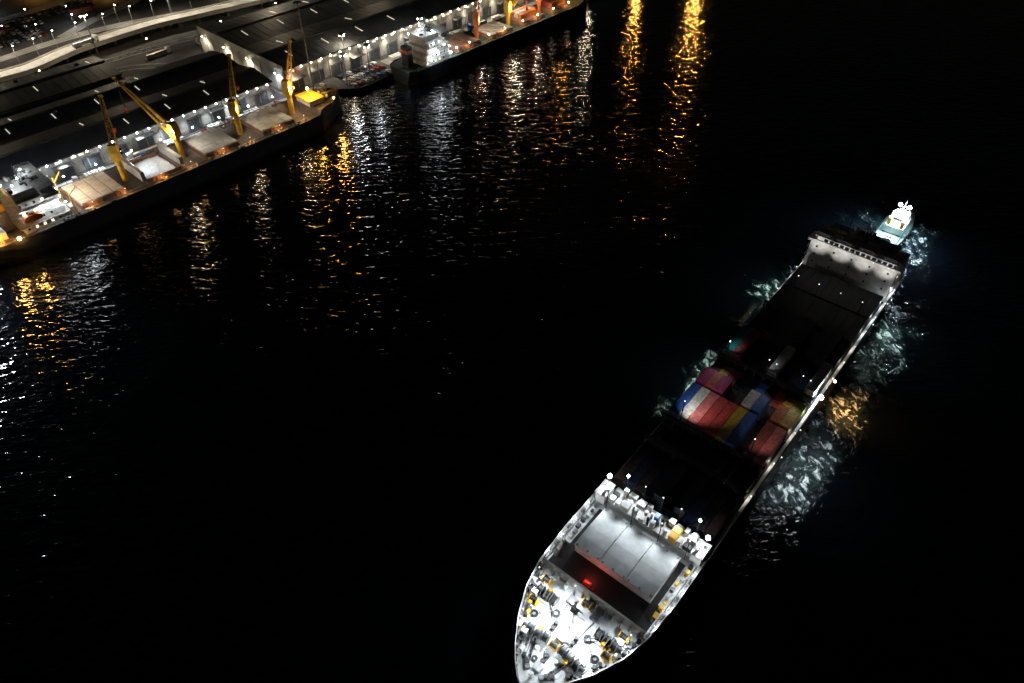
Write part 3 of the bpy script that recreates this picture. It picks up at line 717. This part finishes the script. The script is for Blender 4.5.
# ================================================================== BULK CARRIERS
def crane(parent,x,y,z,tip,m='yel',h=11):
    c=link("deck_crane",None,parent,(x,y,z))
    b=B().m(m); b.cyl((0,0,0),(0,0,h*.75),2.3,16); b.cyl((0,0,h*.75),(0,0,h*.8),3.2,16)
    az=math.atan2(tip[1],tip[0]); part("pedestal",b,c)
    b=B().m(m); b.prof([(-1.9,0),(1.6,0),(1.8,3.0),(.6,5.8),(-1.2,5.8),(-1.9,3)],-1.5,1.5); part("crane_house",b,c,(0,0,h*.8),az)
    b=B().m('glass'); b.box(1.2,2.3,-2.3,-1.52,1,3); part("cab_window",b,c,(0,0,h*.8),az)
    b=B().m(m); T=Vector(tip); f=Vector((math.cos(az),math.sin(az),0)); sd=Vector((-f.y,f.x,0)); base=Vector((0,0,h*.8+1))+f*1.6
    n=12
    up=Vector((0,0,1.3))
    for sg in(-1,1):
        b.beam(base+sd*sg*1.3,T+sd*sg*.35,.46,4,.32); b.beam(base+sd*sg*1.3+up,T+sd*sg*.35+up*.3,.32,4,.2)
    for i in range(1,n+1):
        u=i/n; v=(i-1)/n
        b.beam(base.lerp(T,u)+sd*(1.3-.95*u),base.lerp(T,u)-sd*(1.3-.95*u),.18)
        b.beam(base.lerp(T,v)+sd*(1.3-.95*v)*(1 if i%2 else -1),base.lerp(T,u)-sd*(1.3-.95*u)*(1 if i%2 else -1),.16)
        for sg in(-1,1): b.beam(base.lerp(T,v)+sd*sg*(1.3-.95*v),base.lerp(T,u)+sd*sg*(1.3-.95*u)+up*(1-.7*u),.14)
    b.c(T.x,T.y,T.z-.5,1.2,1.2,1); part("jib",b,c)
    b=B().m('dark'); hd=Vector((0,0,h*.8+6)); b.beam(hd,T+Vector((0,0,.4)),.12); b.beam(hd+sd*.6,T+Vector((0,0,.4)),.12)
    drop=T.z*.45; b.beam(T,T-Vector((0,0,drop)),.12); part("hoist_cable",b,c)
    b=B().m('red'); b.c(0,0,0,.9,.9,1.4); b.beam((0,0,0),(0,0,-.8),.25); part("hook_block",b,c,(T.x,T.y,T.z-drop-1.4))
    bulb(c,(f.x*2.4,f.y*2.4,h*.8+.6),'s'); light(c,(f.x*3.2-2,f.y*3.2-4.5,h*.8+2.5),3200,(1,.88,.66),.3)  # extra lamp added only to brighten the crane; bulb sits apart from it
    return c
def hold(parent,x0,x1,hw,z,kind):
    b=B().m('redhatch' if kind!='grey' else 'steel')
    for a in((x0-.3,x1+.3,-hw-.3,-hw),(x0-.3,x1+.3,hw,hw+.3),(x0-.3,x0,-hw,hw),(x1,x1+.3,-hw,hw)): b.box(*a,z+.01,z+1.7)
    n=int((x1-x0)/1.6)
    for i in range(n+1):
        x=x0+i*(x1-x0)/n
        for sg in(-1,1): b.box(x-.06,x+.06,min(sg*(hw+.3),sg*(hw+.75)),max(sg*(hw+.3),sg*(hw+.75)),z+.01,z+1.4)
    part("hatch_coaming",b,parent)
    if kind=='open':
        b=B().m('hold'); b.box(x0+.02,x1-.02,-hw+.02,hw-.02,z+.02,z+.06)
        part("hold_floor",b,parent)
        b=B().m('cargo'); nx,ny=26,18; g=[]
        for i in range(nx+1):
            g.append([])
            for j in range(ny+1):
                u=i/nx*2-1; v=j/ny*2-1
                hgt=1.5*max(0,1-(u*u+v*v)**.5*.8)**.8+.15*R.random()
                g[i].append(b.v((x0+.5+(x1-x0-1)*i/nx,(-hw+.5)+(2*hw-1)*j/ny,z+.08+hgt)))
        for i in range(nx):
            for j in range(ny): b.f([g[i][j],g[i+1][j],g[i+1][j+1],g[i][j+1]])
        part("bulk_cargo",b,parent)
        for xx in(x0-1.9,x1+.5):
            for k in range(3): b=B().m('tang'); b.box(xx+.1+k*.5,xx+.42+k*.5,-hw,hw,z+1.2,z+5); part("hatch_cover",b,parent)
    else:
        mm={'tan':'tan','tang':'tang','yel':'yel','red':'redhatch','grey':'steel'}[kind]; np_=4
        for k in range(np_):
            b=B().m(mm); a=x0+(x1-x0)*k/np_+.08; c=x0+(x1-x0)*(k+1)/np_-.08
            b.box(a,c,-hw,hw,z+1.72,z+2.2); b.box(a+.2,c-.2,-hw+.2,hw-.2,z+2.2,z+2.28)
            for j in range(7): b.box(a,c,-hw+.6+j*(2*hw-1.2)/6-.06,-hw+.6+j*(2*hw-1.2)/6+.06,z+2.28,z+2.36)
            part("hatch_cover",b,parent)
b1=root("bulk_carrier",P(0,12.2),DA,"geared bulk carrier with yellow cranes moored at the lit quay","ship")
hs=[(-9,8.5,6.5,7.4),(-4,11,9.5,7.4),(4,12,12,7.4),(120,12,12,7.4),(128,11.3,10.8,7.4),(129,11.3,10.6,9.4),(136,8.6,7.0,9.6),(141,5.2,3.4,9.9),(145,1.8,.8,10.2),(146.5,.2,.1,10.4)]
hull(hs,b1,"hull",'hull2','deckb',1.4,.5)
for x0,x1,k in((27,42.5,'tan'),(51.5,64.5,'open'),(75.5,90,'tang'),(101.5,116.5,'tang')): hold(b1,x0,x1,8.6,7.4,k)
b=B().m('white'); b.box(127.8,135.2,-4.9,4.9,9.3,11.2); b.m('yel').box(127.5,135.5,-5.2,5.2,11.2,11.8); part("forecastle_store",b,b1)
crane(b1,46.7,0,7.4,(6,10,28)); crane(b1,70,0,7.4,(-6,24,27)); crane(b1,96,0,7.4,(8,8,28)); crane(b1,121.5,0,7.4,(10,7,26))
tower(b1,7,22,9.5,7.4,4,2.7,1,"superstructure",12,'whitew',1.9,.4,.9)
b=B().m('hull2'); b.box(2.6,6.0,-3,3,7.4,19.5); b.m('yel').box(2.58,6.02,-3.02,3.02,15,17.5); b.m('dark').cyl((4.3,0,19.49),(4.1,0,21.3),1.5,12); part("funnel",b,b1)
for sg in(-1,1):
    b=B().m('orange'); b.prof([(-3,.5),(-2.3,0),(2.3,0),(3,.5),(2.6,1.5),(1,2.2),(-1.6,2.2),(-2.7,1.5)],-1,1); part("lifeboat",b,b1,(11,sg*11,12.4))
for x,y,sx,sy,sz in((24.2,6,1.6,4,2.6),(24.2,-6,1.6,3,2.2),(.5,5,3,4,2.4),(.5,-5,3,4,2.4),(-4,0,3,6,2.2)):
    b=B().m('whitew'); b.c(x,y,7.4,sx,sy,sz); b.c(x,y,7.4+sz,sx*1.1,sy*1.05,.15); part("deck_house",b,b1)
for x,y,h in((24.4,2,10),(24.4,-9,9),(1,9,10),(0,-9,9)):
    b=B().m('yel'); b.cyl((x,y,7.4),(x,y,7.4+h),.6,8,.4); b.beam((x,y,7.4+h*.8),(x+3,y*1.1,7.4+h+1),.3); part("stores_crane",b,b1)
for pts_ in([(-4,-10.8,7.5),(4,-11.7,7.5),(120,-11.7,7.5)],[(4,11.7,7.5),(120,11.7,7.5)]): railp(b1,pts_,1.7,3)
for i in range(46):
    x=R.uniform(27,124); y=R.choice([-1,1])*R.uniform(9.7,11.0)
    b=B().m(R.choice(['steel','dark','whitew','yel'])); b.c(0,0,0,R.uniform(.4,1.8),R.uniform(.3,.9),R.uniform(.3,1.2)); part("deck_fitting",b,b1,(x,y,7.4))
for sg in(-1,1): b=B().m('steel'); b.cyl((26,sg*9.9,7.8),(122,sg*9.9,7.8),.3,6); part("deck_pipe",b,b1)
for x,y,rz in((139,2.2,1.2),(139,-2.2,1.9)): link("windlass",wm,b1,(x,y,10),rz).scale=(.7,.7,.7)
for x in(20,24): link("bollard",bm_,b1,(x,-10.9,7.4),0)
for sg in(-1,1):
    for x in(30,42,56,68,82,94,108,120): 
        post(b1,(x,sg*11.3,7.4),(x,sg*11.3,10.4 if sg<0 else 11.4)); bulb(b1,(x,sg*11.3,10.6 if sg<0 else 11.6),'s' if sg<0 else 'w',"deck_lamp")
        light(b1,(x,sg*11.3,9.9 if sg<0 else 10.9),1100 if sg<0 else 700,(1,.50,.16) if sg<0 else (1,.92,.8),.3,(x,sg*10.6,7),160 if sg<0 else 155)
for y in(-6,0,6): flood(b1,(22.8,y,19.5),3600,(35,y*.8,9),(1,.86,.68),110)
for x in(9,15,20):
    for sg in(-1,1): bulb(b1,(x,sg*10.5,R.choice([12.2,14.9,17.6])),'w',"deck_lamp"); light(b1,(x,sg*11.8,14),550,WHITE,.3)
for y in(-8,-2.7,2.7,8): light(b1,(25,y,13),420,WHITE,.3); bulb(b1,(22.9,y,12.6),'w',"deck_lamp"); bulb(b1,(22.3,y+1.2,17.6),'w',"deck_lamp"); bulb(b1,(20.5,y-1,15.2),'w',"deck_lamp")
for x,y,z in((11,-4,22.5),(17,5,22.6),(9,3,20.6),(0,-6,12.5),(1,7,12.6),(14,0,22.4),(19,-7,20.5)): bulb(b1,(x,y,z),'w',"deck_lamp")
for x,y,z in((11,-4,23.5),(17,5,24),(1,0,13.5)): light(b1,(x,y,z),550,WHITE,.3)
for x,y,z,W_ in((4,-12.6,9.0,6500),(-3,-11.4,9.0,6500)): bulb(b1,(x,y,z),'Y',"deck_lamp"); light(b1,(x,y-.9,z+.2),W_,SOD,.8,(x,y-10,0),120)
light(b1,(-1,-9,9.6),1500,SOD,.4)
bulb(b1,(6.8,2.5,20.3),'y',"deck_lamp"); light(b1,(1.6,2.5,20.8),700,(1,.75,.2),.4)
bulb(b1,(131,0,15.2),'Y',"deck_lamp"); light(b1,(131,-1.5,15),6000,(1,.55,.1),.6)
bulb(b1,(138,-8.3,11.2),'y',"deck_lamp"); light(b1,(138,-9.2,11.6),15000,(1,.46,.09),1.0,(138,-24,0),130)
b=B().m('steel'); b.cyl((131,0,11.8),(131,0,15),.3,8); part("foremast",b,b1)
for x in(48.9,72.2,98.2): flood(b1,(x,0,18.5),12000 if x<50 else 4600,(x+9.3,0,8),WHITE if x<50 else (1,.93,.82),75 if x<50 else 95)
b2=root("bulk_carrier",P(191,14.2),DA,"smaller cargo ship with lit white bridge moored along the quay","ship")
hs=[(-7,7,5.5,6.6),(-3,9,8,6.6),(4,9.6,9.6,6.6),(118,9.6,9.6,6.6),(128,7.5,6.5,8),(134,4.5,3,8.3),(139,.3,.1,8.6)]
hull(hs,b2,"hull",'hull','deckg',1.4,.5)
for x0,x1,k in((26,42,'red'),(50,66,'tang'),(74,92,'red'),(98,112,'red')): hold(b2,x0,x1,6.8,6.6,k)
crane(b2,46,0,6.6,(10,8,20),'orange',9); crane(b2,70,0,6.6,(18,3,14),'yel',9); crane(b2,95,0,6.6,(-12,-2,12),'orange',9)
tower(b2,3,20,7.8,6.6,4,2.6,1,"superstructure",9.6,'white',2.2,.4,1.2)
b=B().m('hull'); b.box(-3,0,-2.4,2.4,6.6,16); b.m('orange').box(-3.02,.02,-2.42,2.42,13,14.5); part("funnel",b,b2)
railp(b2,[(-3,-9,6.7),(4,-9.4,6.7),(118,-9.4,6.7)],1.8,3)
for x in(23,32,46,58,72,84,97,110):
    post(b2,(x,-8.9,6.6),(x,-8.9,10.6)); bulb(b2,(x,-8.9,10.8),'n',"deck_lamp"); light(b2,(x,-8.9,10),1000 if x>24 else 1200,(1,.55,.2) if x>24 else WHITE,.5,(x,-6,6),150)
for y in(-6,-2,2,6): bulb(b2,(20.8,y,11.6),'w',"deck_lamp"); bulb(b2,(18,y+1,17.0),'w',"deck_lamp")
light(b2,(24,0,15),1800,(.95,1,.97),.3)
for sg in(-1,1): 
    light(b2,(9,sg*11,12),1300,WHITE,.5)
    for x,z in((6,9.5),(11,12),(15,14.6),(8,17),(19,9.6)): bulb(b2,(x,sg*9.0,z),'w',"deck_lamp")
for x,y,z in((7,0,20.6),(12,-4,20.8),(12,5,20.8)): bulb(b2,(x,y,z),'w',"deck_lamp"); light(b2,(x,y,z+1.4),700,WHITE,.3)
for i,(x,y) in enumerate([(76,-3),(76,0),(76,3),(100,-3.9),(100,-1.3),(100,1.3),(84,-.5)]):
    container(P(191+x,14.2+y,8.98),DA,12.19 if i!=6 else 6.06,R.choice(['orange','red','orange','white']),"on the moored cargo ship","containers on the moored ship")

# ================================================================== quay and yard clutter
bo=B().m('dark'); bo.cyl((0,0,0),(0,0,.5),.5,10,.4); bo.cyl((0,0,.5),(0,0,.75),.8,10,.7); BO=bo.mesh("mooring_bollard")
for s in range(-10,320,15):
    if 153<s<196: continue
    o=link("mooring_bollard",BO,None,P(s,25.9,GZ+.22),DA); top(o,"black cast iron mooring bollard on the quay edge","mooring bollard","bollards along the quay")
fe=B().m('rubber'); fe.cyl((-1.5,0,0),(1.5,0,0),1.0,12); FE=fe.mesh("quay_fender")
for s in range(-5,320,12):
    if 153<s<196: continue
    o=link("quay_fender",FE,None,P(s,24.98,1.2),DA); top(o,"black rubber fender hanging on the quay wall","quay fender","fenders on the quay wall")
def car_mesh():
    b=B().m('carp'); b.prof([(-2.2,.35),(2.2,.35),(2.25,.75),(1.3,.95),(.6,1.0),(-1.5,1.02),(-2.2,.95)],-.88,.88)
    b.prof([(-1.5,1.44),(.1,1.46),(.3,1.40),(-1.7,1.36)],-.72,.72)
    b.m('glass').prof([(-2.0,1.0),(.95,.98),(.25,1.40),(-1.55,1.41)],-.76,.76)
    b.m('rubber')
    for x in(-1.4,1.4):
        for y in(-.92,.72): b.cyl((x,y,.33),(x,y+.2,.33),.66,12)
    b.m('red').box(-2.24,-2.2,-.8,-.45,.7,.85); b.box(-2.24,-2.2,.45,.8,.7,.85)
    return b.mesh("parked_car")
CARM=car_mesh()
cco=[(.6,.6,.6),(.7,.7,.7),(.03,.03,.03),(.15,.16,.17),(.3,.03,.03),(.05,.1,.25),(.4,.4,.4),(.8,.8,.8)]; ccn=['silver','light grey','black','dark grey','red','blue','grey','white']
def car(s,t,rz,z=GZ):
    i=R.randrange(8); o=link("parked_car",CARM,None,P(s,t,z),DA+rz); o.color=(*cco[i],1); top(o,ccn[i]+" hatchback car parked in the port yard","car","cars parked in the port yard")
for r_,(s0,s1,t) in enumerate([(20,56,133),(62,95,197),(62,95,203),(40,96,210),(40,96,216),(150,200,205),(150,200,211),(206,236,205),(70,130,225),(70,130,231),(160,230,240),(160,230,250),(60,120,270),(60,120,282),(120,190,295)]):
    s=s0
    while s<s1:
        if R.random()<.72: car(s,t,math.pi/2+R.uniform(-.04,.04)+(math.pi if R.random()<.5 else 0),GZ+.01)
        s+=2.8
s=163
while s<187: car(s,23,math.pi/2+R.uniform(-.05,.05),GZ+.01); car(s+.4,29.5,math.pi/2+R.uniform(-.05,.05),GZ+.01); car(s+.6,35.5,math.pi/2,GZ+.01); s+=3.1
def truck_parts():
    c=B().m('obj'); c.prof([(4.2,.9),(6.3,.9),(6.3,2.2),(6.0,3.4),(4.3,3.6)],-1.2,1.2); cm=c.mesh("cab")
    g=B().m('glass'); g.box(6.02,6.34,-1.05,1.05,2.0,2.9); gm=g.mesh("windscreen")
    t=B().m('steel'); t.box(-7,4,-1.2,1.2,1.1,1.35); t.box(-7,5.5,-.5,.5,.8,1.1); tm=t.mesh("trailer")
    w_=B().m('rubber'); w_.cyl((0,-.15,0),(0,.15,0),1.04,14); w_.m('steel').cyl((0,-.16,0),(0,.16,0),.5,10)
    return cm,gm,tm,w_.mesh("wheel")
TP=truck_parts()
def truck(s,t,rz,c='white',load=None,z=GZ+.06):
    r=root("lorry",P(s,t,z),DA+rz,c+" articulated lorry standing in the port","lorry","lorries in the port")
    for n_,m_ in zip(("cab","windscreen","trailer"),TP):
        o=link(n_,m_,r); o.color=(*CC[c],1)
    for x in(-6,-4.8,-3.6,2.6,5.3):
        for y in(-1.08,1.08): link("wheel",TP[3],r,(x,y,.52))
    k=load or R.choice(['tan','cargo','cargo'])
    b=B().m('steel'); b.box(-6.9,3.9,-1.22,-1.12,1.36,2.7); b.box(-6.9,3.9,1.12,1.22,1.36,2.7); b.box(-7,-6.9,-1.2,1.2,1.36,2.7); b.box(3.9,4,-1.2,1.2,1.36,2.7)
    b.m(k).box(-6.8,3.8,-1.1,1.1,1.36,2.4); part("tipper_body",b,r)
for s,t,a,c in((30,31,0,'white'),(57,29.6,0,'blue'),(63,33.5,math.pi,'white'),(84,30,0,'red'),(107,31.5,math.pi,'white'),(120,29.5,0,'orange'),(145,27.8,.3,'white'),(230,31,0,'white'),(255,32,math.pi,'blue'),(285,30.5,0,'red')): truck(s,t,a,c)
for s,t,a in((118,124,.1),(140,118,1.57),(146,118,1.57),(152,118,1.57),(160,118,1.57)): truck(s,t,a,'white',R.choice(['cargo','tan']),GZ+.03)
for i in (58,): 
    s,t=roadA[i]; a=roadA[i+1]; truck(s,t-1.9,math.atan2(a[1]-t,a[0]-s),'white','cargo',7.52)
for s0,t0,n,k in((215,116,3,2),(110,205,4,2),(230,196,6,2),(10,232,6,2),(26,232,6,2),(150,246,5,2)):
    for i in range(n):
        for j in range(R.randint(1,k)):
            container(P(s0,t0+i*2.7,GZ+.03+j*2.62),DA,12.19,R.choice(['dred','dblue','dgrey','dgreen','grey','brown','dblue']),"stacked in the port yard","containers in the port yard")
bg_=B().m('white')
bg_.prof([(-.55,0),(.55,0),(.62,.5),(.5,1.05),(-.5,1.05),(-.62,.5)],-.55,.55); bg_.m('tan').box(-.6,.6,-.6,.6,-.14,0)
BGM=bg_.mesh("bulk_bag")
for s0,t0,nx,ny in((12,33,5,3),(40,34,6,2),(74,34,6,3),(94,34.5,5,2),(112,34.5,5,2),(196,33,5,3),(240,34,5,2),(270,34,5,2)):
    for i in range(nx):
        for j in range(ny):
            o=link("bulk_bag",BGM,None,P(s0+i*1.4,t0+j*1.4,GZ+.2),DA+R.uniform(-.1,.1)); top(o,"white woven bulk bag on a wooden pallet","bulk bag","bulk bags on the quay apron")
def office(s,t,L,W,floors,label):
    r=root("office_building",P(s,t,GZ),DA,label,"building"); h=floors*3.2
    b=B().m('wall2'); b.box(0,L,0,W,0,h); part("wall",b,r)
    b=B().m('roof2'); b.box(-.3,L+.3,-.3,W+.3,h,h+.4); b.m('steel').c(L*.3,W*.5,h+.4,2,1.6,1.2); b.c(L*.7,W*.4,h+.4,1.4,1.4,.9); part("roof",b,r)
    for f in range(floors):
        for i in range(int(L/2.4)): unit(r,"window",'glow' if R.random()<.35 else 'glass',1.2+i*2.4,-.02,f*3.2+1.1,1.4,.12,1.3)
        for i in range(int(W/2.4)): unit(r,"window",'glow' if R.random()<.35 else 'glass',-.02,1.2+i*2.4,f*3.2+1.1,.12,1.4,1.3)
    d=B().m('door'); d.c(L/2,-.1,0,1.4,.24,2.3); part("door",d,r)
office(205,174,22,9,2,"low cream port office by the road")
office(262,240,26,11,2,"low port office among the yards")
warehouse(-20,50,250,276,10,"small grey shed behind the yards","roof2","wall2",1,2,.5,False,9,4)
warehouse(195,255,276,310,11,"grey shed far behind the yards","roof","wall2",1,2,.5,False,9,4)
print("OBJS",len(bpy.data.objects),"LIGHTS",len(bpy.data.lights))
